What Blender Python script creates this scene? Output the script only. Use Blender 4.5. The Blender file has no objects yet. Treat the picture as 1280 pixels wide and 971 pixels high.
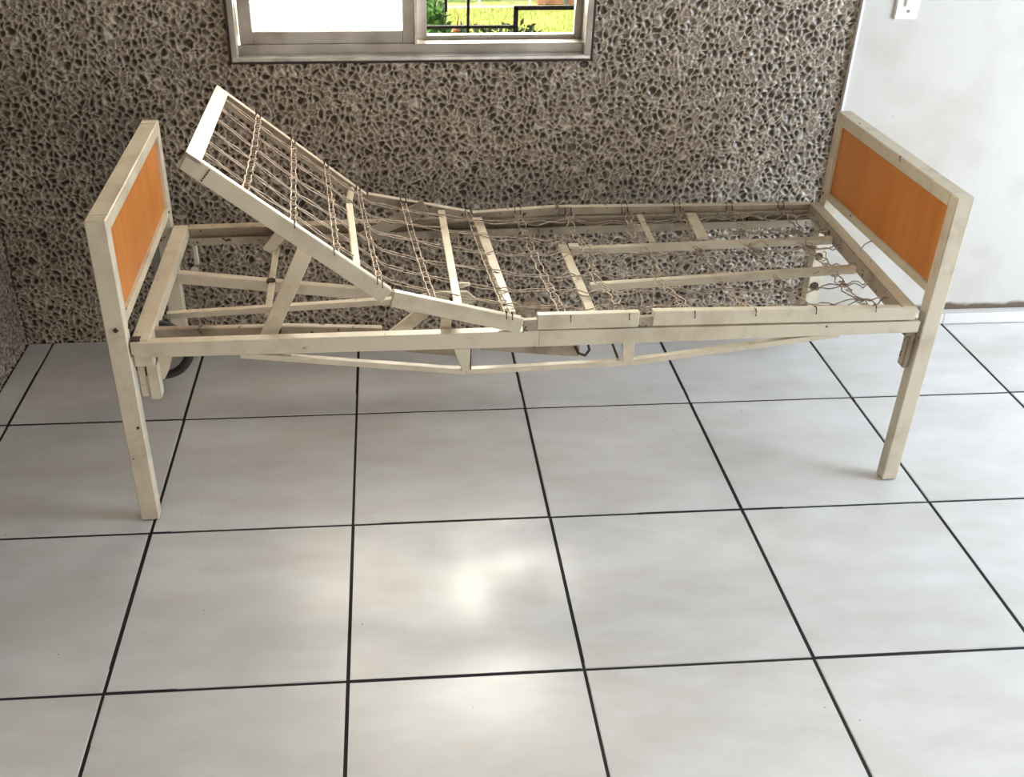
import bpy, bmesh, math, random
import numpy as np
from mathutils import Vector, Matrix

# ---------------------------------------------------------------- camera
sc = bpy.context.scene
COL = sc.collection
cd = bpy.data.cameras.new('camera')
cam = bpy.data.objects.new('camera', cd)
COL.objects.link(cam)
RR = ((0.99739, -0.0717, 0.00859), (-0.02861, -0.50167, -0.86458), (0.0663, 0.86208, -0.50242))
mw = Matrix(((RR[0][0], -RR[1][0], -RR[2][0], 0.65624),
             (RR[0][1], -RR[1][1], -RR[2][1], -2.10207),
             (RR[0][2], -RR[1][2], -RR[2][2], 1.76851),
             (0, 0, 0, 1)))
cam.matrix_world = mw
cd.sensor_width = 36.0
cd.sensor_fit = 'HORIZONTAL'
cd.lens = 36.0 * 1260.8 / 1280.0
cd.shift_x = (640 - 577.81) / 1280.0
cd.shift_y = -(485.5 - 432.02) / 1280.0
cd.clip_start = 0.02
sc.camera = cam

# ---------------------------------------------------------------- light
vs = sc.view_settings
vs.view_transform = 'Standard'
vs.look = 'None'
vs.gamma = 1.0
vs.exposure = 0.06
vs.use_curve_mapping = False

wd = bpy.data.worlds.new('sky')
sc.world = wd
wd.use_nodes = True
bg = wd.node_tree.nodes['Background']
bg.inputs['Color'].default_value = (0.80, 0.90, 1.0, 1)
bg.inputs['Strength'].default_value = 2.2

def lamp(name, kind, loc, direction, energy, color, size=None, size_y=None, angle=None):
    l = bpy.data.lights.new(name, kind)
    l.energy = energy
    l.color = color
    if kind == 'AREA':
        l.shape = 'RECTANGLE'
        l.size = size
        l.size_y = size_y
    if angle is not None:
        l.angle = angle
    o = bpy.data.objects.new(name, l)
    o.location = loc
    o.rotation_euler = Vector(direction).to_track_quat('-Z', 'Y').to_euler()
    COL.objects.link(o)
    return o

lamp('sun', 'SUN', (0, 5, 6), (0.75, 0.22, -0.62), 6.0, (1.0, 0.93, 0.80), angle=math.radians(1.0))
# daylight through the glazed door on the right and an added fill behind the camera
lamp('door_daylight', 'AREA', (4.55, -0.35, 1.15), (-1, 0.14, -0.10), 205, (0.73, 0.86, 1.0), 1.7, 2.0)
lamp('rear_fill', 'AREA', (2.0, -4.2, 0.95), (-0.28, 1, 0.0), 46, (1.0, 0.88, 0.76), 2.6, 1.5)
# low sun-warmed daylight entering the window of the patterned wall
lamp('window_daylight', 'AREA', (0.735, 1.30, 1.50), (0, -1, -0.35), 95, (1.0, 0.89, 0.80), 1.05, 0.95)

# ---------------------------------------------------------------- materials
def new_mat(name):
    m = bpy.data.materials.new(name)
    m.use_nodes = True
    nt = m.node_tree
    b = nt.nodes['Principled BSDF']
    return m, nt, b

def N(nt, t, **kw):
    n = nt.nodes.new(t)
    for k, v in kw.items():
        setattr(n, k, v)
    return n

def ramp(nt, stops):
    r = nt.nodes.new('ShaderNodeValToRGB')
    el = r.color_ramp.elements
    while len(el) > 1:
        el.remove(el[-1])
    el[0].position = stops[0][0]
    el[0].color = (*stops[0][1], 1)
    for p, c in stops[1:]:
        e = el.new(p)
        e.color = (*c, 1)
    return r

def simple(name, color, rough=0.5, metal=0.0, noise=0.0, scale=20.0, bump=0.0, color2=None, spec=0.5):
    m, nt, b = new_mat(name)
    b.inputs['Roughness'].default_value = rough
    b.inputs['Metallic'].default_value = metal
    b.inputs['Specular IOR Level'].default_value = spec
    b.inputs['Base Color'].default_value = (*color, 1)
    tc = N(nt, 'ShaderNodeTexCoord')
    nz = N(nt, 'ShaderNodeTexNoise')
    nz.inputs['Scale'].default_value = scale
    nz.inputs['Detail'].default_value = 6
    nt.links.new(tc.outputs['Object'], nz.inputs['Vector'])
    if color2 is None:
        color2 = tuple(c * (1 - noise) for c in color)
    r = ramp(nt, [(0.35, color2), (0.65, color)])
    nt.links.new(nz.outputs['Fac'], r.inputs['Fac'])
    nt.links.new(r.outputs['Color'], b.inputs['Base Color'])
    if bump:
        bp = N(nt, 'ShaderNodeBump')
        bp.inputs['Strength'].default_value = bump
        bp.inputs['Distance'].default_value = 0.002
        nt.links.new(nz.outputs['Fac'], bp.inputs['Height'])
        nt.links.new(bp.outputs['Normal'], b.inputs['Normal'])
    return m

def paint_mat(name, base, grime, rust_amt=0.70, rough=0.38):
    """old enamel paint with grime clouds and small rusty chips"""
    m, nt, b = new_mat(name)
    L = nt.links.new
    tc = N(nt, 'ShaderNodeTexCoord')
    n1 = N(nt, 'ShaderNodeTexNoise'); n1.inputs['Scale'].default_value = 7; n1.inputs['Detail'].default_value = 8
    n1.inputs['Roughness'].default_value = 0.65
    n2 = N(nt, 'ShaderNodeTexNoise'); n2.inputs['Scale'].default_value = 42; n2.inputs['Detail'].default_value = 5
    L(tc.outputs['Object'], n1.inputs['Vector']); L(tc.outputs['Object'], n2.inputs['Vector'])
    r1 = ramp(nt, [(0.34, grime), (0.52, base)])
    L(n1.outputs['Fac'], r1.inputs['Fac'])
    r2 = ramp(nt, [(rust_amt, (0, 0, 0)), (rust_amt + 0.03, (1, 1, 1))])
    L(n2.outputs['Fac'], r2.inputs['Fac'])
    mx = N(nt, 'ShaderNodeMixRGB')
    mx.inputs['Color2'].default_value = (0.055, 0.03, 0.018, 1)
    L(r2.outputs['Color'], mx.inputs['Fac'])
    L(r1.outputs['Color'], mx.inputs['Color1'])
    L(mx.outputs['Color'], b.inputs['Base Color'])
    b.inputs['Roughness'].default_value = rough
    bp = N(nt, 'ShaderNodeBump'); bp.inputs['Strength'].default_value = 0.25; bp.inputs['Distance'].default_value = 0.001
    L(n2.outputs['Fac'], bp.inputs['Height']); L(bp.outputs['Normal'], b.inputs['Normal'])
    return m

M = {}
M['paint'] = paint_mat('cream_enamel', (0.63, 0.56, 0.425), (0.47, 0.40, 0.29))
M['paint_dirty_shaded'] = paint_mat('dirty_shaded_enamel', (0.37, 0.31, 0.225), (0.18, 0.14, 0.095), 0.64, 0.5)  # cream paint darkened: dirt plus the shade of inner faces put into the colour
M['wire'] = simple('wire', (0.50, 0.40, 0.30), 0.45, 0.25, 0.5, 60)
M['rust'] = simple('rust', (0.075, 0.04, 0.025), 0.75, 0.1, 0.5, 120)
M['black_rubber'] = simple('rubber', (0.02, 0.019, 0.017), 0.6, 0, 0.2, 30)
M['grey_metal'] = simple('grey_metal', (0.32, 0.31, 0.29), 0.4, 0.3, 0.3, 30)
M['alu'] = simple('brushed_aluminium', (0.43, 0.40, 0.36), 0.40, 0.35, 0.28, 9, 0.0, (0.26, 0.23, 0.19))
M['alu_bright'] = simple('polished_aluminium', (0.70, 0.69, 0.67), 0.22, 0.8, 0.35, 14)
M['gasket'] = simple('gasket', (0.035, 0.02, 0.015), 0.7, 0, 0.3, 40)
M['iron'] = simple('black_iron', (0.006, 0.004, 0.004), 0.8, 0.0, 0.2, 30, spec=0.15)
M['plastic'] = simple('white_plastic', (0.90, 0.90, 0.90), 0.3, 0, 0.05, 12)
M['ceiling'] = simple('ceiling_paint', (0.40, 0.37, 0.33), 0.8, 0, 0.06, 3)
M['plain_wall'] = simple('plain_wall', (0.33, 0.30, 0.26), 0.7, 0, 0.1, 3)
M['grout'] = simple('black_grout', (0.012, 0.011, 0.011), 0.8, 0, 0.3, 60)
M['concrete'] = simple('rough_concrete', (0.16, 0.13, 0.10), 0.9, 0, 0.4, 30)
M['curb'] = simple('curb', (0.75, 0.74, 0.70), 0.8, 0, 0.15, 8)
M['terracotta'] = simple('terracotta', (0.55, 0.24, 0.15), 0.85, 0, 0.2, 5)
M['ochre'] = simple('ochre', (0.70, 0.46, 0.22), 0.85, 0, 0.15, 5)
M['bark'] = simple('bark', (0.26, 0.24, 0.20), 0.9, 0, 0.5, 30, 0.8)
M['leaf_dark'] = simple('leaf_dark', (0.05, 0.075, 0.02), 0.6, 0, 0.5, 25)
M['leaf'] = simple('leaf', (0.13, 0.30, 0.05), 0.6, 0, 0.5, 20)
M['leaf_far'] = simple('leaf_far', (0.30, 0.50, 0.14), 0.6, 0, 0.35, 6)
M['leaf_red'] = simple('leaf_red', (0.42, 0.13, 0.08), 0.6, 0, 0.4, 30)
M['grass'] = simple('grass', (0.72, 0.66, 0.24), 0.8, 0, 0, 3.5, 0, (0.50, 0.56, 0.14))
M['ground'] = simple('lawn_soil', (0.66, 0.60, 0.24), 0.95, 0, 0, 5, 0.3, (0.46, 0.50, 0.14))

# orange laminate with faint vertical grain
def laminate():
    m, nt, b = new_mat('orange_laminate')
    L = nt.links.new
    tc = N(nt, 'ShaderNodeTexCoord')
    mp = N(nt, 'ShaderNodeMapping'); mp.inputs['Scale'].default_value = (1, 9, 1.0)
    nz = N(nt, 'ShaderNodeTexNoise'); nz.inputs['Scale'].default_value = 2.2; nz.inputs['Detail'].default_value = 5
    L(tc.outputs['Object'], mp.inputs['Vector']); L(mp.outputs['Vector'], nz.inputs['Vector'])
    r = ramp(nt, [(0.3, (0.50, 0.165, 0.03)), (0.7, (0.62, 0.235, 0.05))])
    L(nz.outputs['Fac'], r.inputs['Fac']); L(r.outputs['Color'], b.inputs['Base Color'])
    b.inputs['Roughness'].default_value = 0.33
    return m
M['laminate'] = laminate()

# pale glazed tile with soft cloudy veining
def tile_mat():
    m, nt, b = new_mat('pale_marbled_tile')
    L = nt.links.new
    tc = N(nt, 'ShaderNodeNewGeometry')
    oi = N(nt, 'ShaderNodeObjectInfo')
    mp = N(nt, 'ShaderNodeMapping'); mp.inputs['Scale'].default_value = (1.0, 2.4, 1)
    mp.inputs['Rotation'].default_value = (0, 0, 0.15)
    ad = N(nt, 'ShaderNodeVectorMath'); ad.operation = 'MULTIPLY_ADD'
    cmb = N(nt, 'ShaderNodeCombineXYZ')
    for i in range(3):
        L(oi.outputs['Random'], cmb.inputs[i])
    L(cmb.outputs['Vector'], ad.inputs[0]); ad.inputs[1].default_value = (9, 9, 9)
    L(tc.outputs['Position'], ad.inputs[2])
    L(ad.outputs['Vector'], mp.inputs['Vector'])
    n1 = N(nt, 'ShaderNodeTexNoise'); n1.inputs['Scale'].default_value = 2.6; n1.inputs['Detail'].default_value = 7
    n1.inputs['Roughness'].default_value = 0.6
    L(mp.outputs['Vector'], n1.inputs['Vector'])
    r1 = ramp(nt, [(0.25, (0.61, 0.59, 0.56)), (0.75, (0.76, 0.76, 0.76))])
    L(n1.outputs['Fac'], r1.inputs['Fac'])
    # thin brownish veins
    n2 = N(nt, 'ShaderNodeTexNoise'); n2.inputs['Scale'].default_value = 7; n2.inputs['Detail'].default_value = 8
    L(mp.outputs['Vector'], n2.inputs['Vector'])
    r2 = ramp(nt, [(0.38, (0, 0, 0)), (0.75, (0.16, 0.16, 0.16))])
    L(n2.outputs['Fac'], r2.inputs['Fac'])
    mx = N(nt, 'ShaderNodeMixRGB'); mx.inputs['Color2'].default_value = (0.40, 0.31, 0.24, 1)
    L(r2.outputs['Color'], mx.inputs['Fac']); L(r1.outputs['Color'], mx.inputs['Color1'])
    # small dark specks
    n3 = N(nt, 'ShaderNodeTexVoronoi'); n3.inputs['Scale'].default_value = 16
    L(tc.outputs['Position'], n3.inputs['Vector'])
    r3 = ramp(nt, [(0.0, (1, 1, 1)), (0.028, (0.5, 0.5, 0.5)), (0.045, (0, 0, 0))])
    L(n3.outputs['Distance'], r3.inputs['Fac'])
    sep = N(nt, 'ShaderNodeSeparateColor'); L(n3.outputs['Color'], sep.inputs['Color'])
    gt = N(nt, 'ShaderNodeMath'); gt.operation = 'GREATER_THAN'; gt.inputs[1].default_value = 0.80
    L(sep.outputs['Red'], gt.inputs[0])
    mu = N(nt, 'ShaderNodeMath'); mu.operation = 'MULTIPLY'
    L(r3.outputs['Color'], mu.inputs[0]); L(gt.outputs['Value'], mu.inputs[1])
    mx2 = N(nt, 'ShaderNodeMixRGB'); mx2.inputs['Color2'].default_value = (0.16, 0.12, 0.09, 1)
    L(mu.outputs['Value'], mx2.inputs['Fac']); L(mx.outputs['Color'], mx2.inputs['Color1'])
    L(mx2.outputs['Color'], b.inputs['Base Color'])
    b.inputs['Roughness'].default_value = 0.26
    b.inputs['IOR'].default_value = 1.6
    b.inputs['Specular IOR Level'].default_value = 0.6
    return m
M['tile'] = tile_mat()

# relief cladding: ridges pale, hollows brown with painted-in shade (the attribute is the moulded depth)
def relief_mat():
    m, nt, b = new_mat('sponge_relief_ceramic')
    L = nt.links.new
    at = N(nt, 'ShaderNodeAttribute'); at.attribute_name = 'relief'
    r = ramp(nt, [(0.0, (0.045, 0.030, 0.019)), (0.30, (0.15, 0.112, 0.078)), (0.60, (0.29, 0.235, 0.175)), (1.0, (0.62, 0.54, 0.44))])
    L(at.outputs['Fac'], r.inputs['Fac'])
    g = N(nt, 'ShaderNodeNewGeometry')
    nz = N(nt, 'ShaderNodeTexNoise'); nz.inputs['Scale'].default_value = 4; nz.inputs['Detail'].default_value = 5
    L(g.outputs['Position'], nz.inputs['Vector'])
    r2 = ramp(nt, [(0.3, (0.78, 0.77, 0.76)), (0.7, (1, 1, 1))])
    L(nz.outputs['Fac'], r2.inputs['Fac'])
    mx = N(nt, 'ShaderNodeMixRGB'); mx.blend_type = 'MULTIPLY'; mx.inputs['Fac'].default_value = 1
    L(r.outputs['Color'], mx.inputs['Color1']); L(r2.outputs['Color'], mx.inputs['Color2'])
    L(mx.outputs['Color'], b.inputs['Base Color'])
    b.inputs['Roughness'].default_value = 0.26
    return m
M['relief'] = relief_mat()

# white plaster with stains, brown peeling grime only just above the skirting
def plaster_mat():
    m, nt, b = new_mat('stained_white_plaster')
    L = nt.links.new
    g = N(nt, 'ShaderNodeNewGeometry')
    n1 = N(nt, 'ShaderNodeTexNoise'); n1.inputs['Scale'].default_value = 4.5; n1.inputs['Detail'].default_value = 6
    L(g.outputs['Position'], n1.inputs['Vector'])
    r1 = ramp(nt, [(0.32, (0.50, 0.465, 0.41)), (0.55, (0.57, 0.545, 0.50))])
    L(n1.outputs['Fac'], r1.inputs['Fac'])
    n2 = N(nt, 'ShaderNodeTexNoise'); n2.inputs['Scale'].default_value = 45; n2.inputs['Detail'].default_value = 4
    L(g.outputs['Position'], n2.inputs['Vector'])
    r2 = ramp(nt, [(0.715, (0, 0, 0)), (0.76, (0.6, 0.6, 0.6))])
    L(n2.outputs['Fac'], r2.inputs['Fac'])
    mx = N(nt, 'ShaderNodeMixRGB'); mx.inputs['Color2'].default_value = (0.30, 0.26, 0.21, 1)
    L(r2.outputs['Color'], mx.inputs['Fac']); L(r1.outputs['Color'], mx.inputs['Color1'])
    # damp stain band, its height broken by noise
    sp = N(nt, 'ShaderNodeSeparateXYZ'); L(g.outputs['Position'], sp.inputs['Vector'])
    n3 = N(nt, 'ShaderNodeTexNoise'); n3.inputs['Scale'].default_value = 14; n3.inputs['Detail'].default_value = 5
    L(g.outputs['Position'], n3.inputs['Vector'])
    ma = N(nt, 'ShaderNodeMath'); ma.operation = 'MULTIPLY_ADD'; ma.inputs[1].default_value = -0.040
    L(n3.outputs['Fac'], ma.inputs[0]); L(sp.outputs['Z'], ma.inputs[2])
    r3 = ramp(nt, [(0.040, (1, 1, 1)), (0.052, (0, 0, 0))])
    L(ma.outputs['Value'], r3.inputs['Fac'])
    mx2 = N(nt, 'ShaderNodeMixRGB'); mx2.inputs['Color2'].default_value = (0.13, 0.085, 0.055, 1)
    L(r3.outputs['Color'], mx2.inputs['Fac']); L(mx.outputs['Color'], mx2.inputs['Color1'])
    L(mx2.outputs['Color'], b.inputs['Base Color'])
    b.inputs['Roughness'].default_value = 0.6
    return m
M['plaster'] = plaster_mat()

def glass_mat():
    m, nt, b = new_mat('clear_glass')
    nt.nodes.remove(b)
    out = nt.nodes['Material Output']
    tr = N(nt, 'ShaderNodeBsdfTransparent'); tr.inputs['Color'].default_value = (0.93, 0.96, 0.94, 1)
    gl = N(nt, 'ShaderNodeBsdfGlossy'); gl.inputs['Roughness'].default_value = 0.02
    fr = N(nt, 'ShaderNodeFresnel'); fr.inputs['IOR'].default_value = 1.3
    mx = N(nt, 'ShaderNodeMixShader')
    nt.links.new(fr.outputs[0], mx.inputs[0]); nt.links.new(tr.outputs[0], mx.inputs[1]); nt.links.new(gl.outputs[0], mx.inputs[2])
    nt.links.new(mx.outputs[0], out.inputs['Surface'])
    return m
M['glass'] = glass_mat()

def frosted_mat():
    m, nt, b = new_mat('frosted_white_glass')
    nt.nodes.remove(b)
    out = nt.nodes['Material Output']
    tr = N(nt, 'ShaderNodeBsdfTranslucent'); tr.inputs['Color'].default_value = (0.97, 0.96, 0.92, 1)
    df = N(nt, 'ShaderNodeBsdfPrincipled'); df.inputs['Base Color'].default_value = (0.85, 0.85, 0.83, 1)
    df.inputs['Roughness'].default_value = 0.3
    mx = N(nt, 'ShaderNodeMixShader'); mx.inputs[0].default_value = 0.15
    nt.links.new(tr.outputs[0], mx.inputs[1]); nt.links.new(df.outputs[0], mx.inputs[2])
    nt.links.new(mx.outputs[0], out.inputs['Surface'])
    return m
M['frosted'] = frosted_mat()

# ---------------------------------------------------------------- helpers
def link(o, parent=None):
    COL.objects.link(o)
    if parent is not None:
        o.parent = parent
    return o

def obj(name, bm, mat, parent=None, smooth=False, label=None):
    me = bpy.data.meshes.new(name)
    bmesh.ops.recalc_face_normals(bm, faces=bm.faces[:])
    bm.to_mesh(me); bm.free()
    me.materials.append(mat)
    if smooth:
        for p in me.polygons:
            p.use_smooth = True
    o = bpy.data.objects.new(name, me)
    if label:
        o['label'] = label
    return link(o, parent)

def empty(name, loc=(0, 0, 0), rz=0.0, parent=None):
    o = bpy.data.objects.new(name, None)
    o.empty_display_size = 0.1
    o.location = loc
    o.rotation_euler = (0, 0, rz)
    return link(o, parent)

def tag(o, label=None, cat=None, group=None, kind=None):
    if label: o['label'] = label
    if cat: o['category'] = cat
    if group: o['group'] = group
    if kind: o['kind'] = kind
    return o

def hexa(bm, c8, bev=0.0, seg=1):
    """box from 8 corners: 4 of one end, 4 of the other"""
    vs_ = [bm.verts.new(c) for c in c8]
    fs = [(0, 1, 2, 3), (7, 6, 5, 4), (0, 4, 5, 1), (1, 5, 6, 2), (2, 6, 7, 3), (3, 7, 4, 0)]
    faces = [bm.faces.new([vs_[i] for i in f]) for f in fs]
    if bev > 0:
        es = set()
        for f in faces:
            for e in f.edges: es.add(e)
        bmesh.ops.bevel(bm, geom=list(es), offset=bev, segments=seg, affect='EDGES', clamp_overlap=True)
    return bm

def box(bm, x0, x1, y0, y1, z0, z1, bev=0.0, seg=1):
    return hexa(bm, [(x0, y0, z0), (x1, y0, z0), (x1, y1, z0), (x0, y1, z0),
                     (x0, y0, z1), (x1, y0, z1), (x1, y1, z1), (x0, y1, z1)], bev, seg)

def beam(bm, p0, p1, w, h, side=(0, 1, 0), bev=0.0015, w1=None, h1=None):
    """bar whose upper near edge runs p0-p1, going w along side and h downwards"""
    p0 = Vector(p0); p1 = Vector(p1); d = (p1 - p0).normalized(); s = Vector(side)
    s = (s - d * s.dot(d)).normalized()
    n = s.cross(d).normalized()
    if n.z > 0 or (abs(n.z) < 1e-6 and n.x < 0):
        n = -n
    w1 = w if w1 is None else w1
    h1 = h if h1 is None else h1
    c = [p0, p0 + s * w, p0 + s * w + n * h, p0 + n * h, p1, p1 + s * w1, p1 + s * w1 + n * h1, p1 + n * h1]
    return hexa(bm, c, bev)

def tube(bm, pts, r, n=6, closed=False):
    pts = [Vector(p) for p in pts]
    rings = []
    m = len(pts)
    up = Vector((0.13, 0.31, 0.94))
    for i, p in enumerate(pts):
        a = pts[i - 1] if (i > 0 or closed) else pts[i]
        c = pts[(i + 1) % m] if (i < m - 1 or closed) else pts[i]
        d = (c - a)
        if d.length < 1e-9: d = Vector((1, 0, 0))
        d.normalize()
        u = d.cross(up)
        if u.length < 0.05: u = d.cross(Vector((1, 0, 0)))
        u.normalize(); v = d.cross(u)
        rr = r[i] if isinstance(r, (list, tuple)) else r
        rings.append([bm.verts.new(p + (u * math.cos(2 * math.pi * k / n) + v * math.sin(2 * math.pi * k / n)) * rr) for k in range(n)])
    rng = range(m if closed else m - 1)
    for i in rng:
        A = rings[i]; B = rings[(i + 1) % m]
        for k in range(n):
            bm.faces.new((A[k], A[(k + 1) % n], B[(k + 1) % n], B[k]))
    if not closed:
        bm.faces.new(rings[0][::-1]); bm.faces.new(rings[-1])
    return bm

def disc(bm, c, axis, r, t, n=20):
    c = Vector(c); a = Vector(axis).normalized()
    return tube(bm, [c - a * t / 2, c + a * t / 2], r, n)

def B():
    return bmesh.new()

# ---------------------------------------------------------------- floor: slab of grout and single tiles
T = 0.53
bm = B(); box(bm, -0.66, 4.7, -4.6, 1.06, -0.06, -0.0016)
floor = obj('floor', bm, M['grout']); tag(floor, kind='structure')
rnd = random.Random(5)
G = 0.0035
tile_meshes = {}
XL, XR, YB = -0.612, 4.6, 1.030
def tile_mesh(w, d):
    key = (round(w, 4), round(d, 4))
    if key not in tile_meshes:
        b_ = bmesh.new()
        box(b_, -w / 2, w / 2, -d / 2, d / 2, -0.008, 0.0)
        top = [e for e in b_.edges if all(v.co.z > -1e-6 for v in e.verts)]
        bmesh.ops.bevel(b_, geom=top, offset=0.0016, segments=2, affect='EDGES')
        me = bpy.data.meshes.new('tile'); b_.to_mesh(me); b_.free()
        me.materials.append(M['tile'])
        tile_meshes[key] = me
    return tile_meshes[key]
for c in range(-2, 9):
    for r in range(-6, 2):
        x0, x1 = max(c * T + G, XL), min((c + 1) * T - G, XR)
        y0, y1 = r * T + G, min((r + 1) * T - G, YB)
        if x1 - x0 < 0.02 or y1 - y0 < 0.02: continue
        o = bpy.data.objects.new('tile', tile_mesh(x1 - x0, y1 - y0))
        o.location = ((x0 + x1) / 2, (y0 + y1) / 2, 0.0)
        o.rotation_euler = (rnd.uniform(-1, 1) * 0.0014, rnd.uniform(-1, 1) * 0.0014, 0)
        link(o, floor)

# ---------------------------------------------------------------- sponge-relief walls (real heightfield)
def relief_field(U, V, seed):
    """U,V in metres -> 0..1 moulded height (1 = ridge)"""
    rg = np.random.RandomState(seed)
    def smooth(cell, amp, sd):
        rs = np.random.RandomState(sd)
        nu = int((U.max() - U.min()) / cell) + 4; nv = int((V.max() - V.min()) / cell) + 4
        g = rs.rand(nv, nu)
        u = (U - U.min()) / cell; v = (V - V.min()) / cell
        i = np.floor(u).astype(int); j = np.floor(v).astype(int); fu = u - i; fv = v - j
        fu = fu * fu * (3 - 2 * fu); fv = fv * fv * (3 - 2 * fv)
        return amp * ((g[j, i] * (1 - fu) + g[j, i + 1] * fu) * (1 - fv) + (g[j + 1, i] * (1 - fu) + g[j + 1, i + 1] * fu) * fv - 0.5)
    def vor(cell, sd, wamp):
        rs = np.random.RandomState(sd)
        Uw = U + smooth(cell * 1.1, wamp, sd + 1); Vw = V + smooth(cell * 1.1, wamp, sd + 2)
        mu, mv = Uw.min() - 3 * cell, Vw.min() - 3 * cell
        nu = int((Uw.max() - mu) / cell) + 5; nv = int((Vw.max() - mv) / cell) + 5
        jx = rs.rand(nv, nu); jy = rs.rand(nv, nu); wt = rs.rand(nv, nu)
        u = (Uw - mu) / cell; v = (Vw - mv) / cell
        i = np.floor(u).astype(int); j = np.floor(v).astype(int)
        F1 = np.full(U.shape, 9.0); F2 = F1.copy(); ID = np.zeros(U.shape)
        for di in (-2, -1, 0, 1, 2):
            for dj in (-2, -1, 0, 1, 2):
                a = i + di; b_ = j + dj
                d = np.hypot(a + jx[b_, a] - u, b_ + jy[b_, a] - v) - 0.30 * (wt[b_, a] - 0.5)
                lt = d < F1
                F2 = np.where(lt, F1, np.minimum(F2, d))
                ID = np.where(lt, wt[b_, a] * 7.13 % 1.0, ID)
                F1 = np.where(lt, d, F1)
        return F1, F2, ID
    F1, F2, ID = vor(0.0200, seed, 0.016)
    e = F2 - F1
    ridge = np.exp(-(e / 0.10) ** 2)
    F1b, F2b, IDb = vor(0.034, seed + 50, 0.026)
    ridge2 = np.exp(-((F2b - F1b) / 0.060) ** 2) * np.clip(IDb * 1.4 - 0.4, 0, 1)
    # inner ring in some hollows
    ring = np.exp(-((F1 - 0.16) / 0.055) ** 2) * (ID > 0.80)
    rr = np.maximum(np.maximum(ridge, ridge2 * 0.9), ring * 0.85)
    depth = np.where(ID < 0.62, 1.0, np.where(ID < 0.80, 0.66, 0.34))
    ft = smooth(0.006, 0.16, seed + 33)
    pit = np.clip((e - 0.12) / 0.30, 0, 1) * np.clip((0.50 + ft - F1) / 0.26, 0, 1); pit = pit * pit * (3 - 2 * pit)
    h = 0.55 + 0.45 * rr - 0.55 * pit * depth * (1 - 0.8 * rr)
    h = h * (0.90 + 0.10 * np.clip(smooth(0.05, 2.0, seed + 9) + 0.5, 0, 1))
    return np.clip(h, 0, 1)

def relief_wall(name, origin, udir, vdir, ndir, ulen, vlen, step, depth, seed, hole=None, parent=None):
    nu = int(ulen / step) + 1; nv = int(vlen / step) + 1
    us = np.linspace(0, ulen, nu); vs2 = np.linspace(0, vlen, nv)
    U, V = np.meshgrid(us, vs2)
    H = relief_field(U, V, seed)
    o = np.array(origin); ud = np.array(udir, float); vd = np.array(vdir, float); nd = np.array(ndir, float)
    P = o + U[..., None] * ud + V[..., None] * vd + ((H - 1) * depth)[..., None] * nd
    co = P.reshape(-1, 3)
    idx = np.arange(nu * nv).reshape(nv, nu)
    q = np.stack([idx[:-1, :-1], idx[:-1, 1:], idx[1:, 1:], idx[1:, :-1]], -1).reshape(-1, 4)
    if hole:
        uc = ((U[:-1, :-1] + U[1:, 1:]) / 2).ravel(); vc = ((V[:-1, :-1] + V[1:, 1:]) / 2).ravel()
        keep = ~((uc > hole[0]) & (uc < hole[1]) & (vc > hole[2]) & (vc < hole[3]))
        q = q[keep]
    cr = np.cross(ud, vd)
    if cr.dot(nd) < 0: q = q[:, ::-1]
    me = bpy.data.meshes.new(name)
    me.vertices.add(len(co)); me.vertices.foreach_set('co', co.astype(np.float32).ravel())
    me.loops.add(q.size); me.loops.foreach_set('vertex_index', q.astype(np.int32).ravel())
    me.polygons.add(len(q)); me.polygons.foreach_set('loop_start', np.arange(0, q.size, 4, dtype=np.int32))
    me.polygons.foreach_set('use_smooth', np.ones(len(q), dtype=bool))
    me.update(calc_edges=True)
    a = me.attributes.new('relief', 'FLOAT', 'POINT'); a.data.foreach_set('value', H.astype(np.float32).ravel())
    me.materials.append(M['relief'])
    ob = bpy.data.objects.new(name, me)
    ob['kind'] = 'stuff'
    return link(ob, parent)

YW = 1.028
WX0, WX1, WZ0, WZ1 = 0.184, 1.289, 0.968, 2.02
XC = 2.126                      # where the relief stops and plaster starts
def holed_wall(bm, x0, x1, y0, y1, z0, z1):
    box(bm, x0, WX0, y0, y1, z0, z1); box(bm, WX1, x1, y0, y1, z0, z1)
    box(bm, WX0, WX1, y0, y1, z0, WZ0); box(bm, WX0, WX1, y0, y1, WZ1, z1)
bm = B(); holed_wall(bm, -0.80, XC, 1.042, 1.19, -0.3, 2.7)
wall_back = obj('wall_back', bm, M['concrete']); tag(wall_back, kind='structure')
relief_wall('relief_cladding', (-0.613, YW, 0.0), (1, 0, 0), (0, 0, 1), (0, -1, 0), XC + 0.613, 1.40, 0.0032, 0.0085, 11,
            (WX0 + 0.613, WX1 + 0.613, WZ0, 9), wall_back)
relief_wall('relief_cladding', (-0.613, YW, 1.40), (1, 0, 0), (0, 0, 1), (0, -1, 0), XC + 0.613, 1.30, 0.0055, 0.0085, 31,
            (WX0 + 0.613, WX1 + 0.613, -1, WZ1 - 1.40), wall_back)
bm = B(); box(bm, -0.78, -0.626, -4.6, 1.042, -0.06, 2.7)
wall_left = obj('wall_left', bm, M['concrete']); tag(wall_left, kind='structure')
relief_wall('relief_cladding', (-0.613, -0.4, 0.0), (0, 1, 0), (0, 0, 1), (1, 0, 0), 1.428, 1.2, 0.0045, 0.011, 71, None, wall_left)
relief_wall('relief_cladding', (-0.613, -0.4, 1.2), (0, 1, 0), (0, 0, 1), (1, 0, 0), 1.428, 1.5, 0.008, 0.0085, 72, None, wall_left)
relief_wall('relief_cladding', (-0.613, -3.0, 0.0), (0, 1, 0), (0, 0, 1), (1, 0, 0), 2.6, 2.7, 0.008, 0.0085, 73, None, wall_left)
bm = B(); box(bm, XC, 4.7, 1.023, 1.19, -0.06, 2.7, 0.002)
w = obj('wall_back_right', bm, M['plaster']); tag(w, kind='structure')
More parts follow.
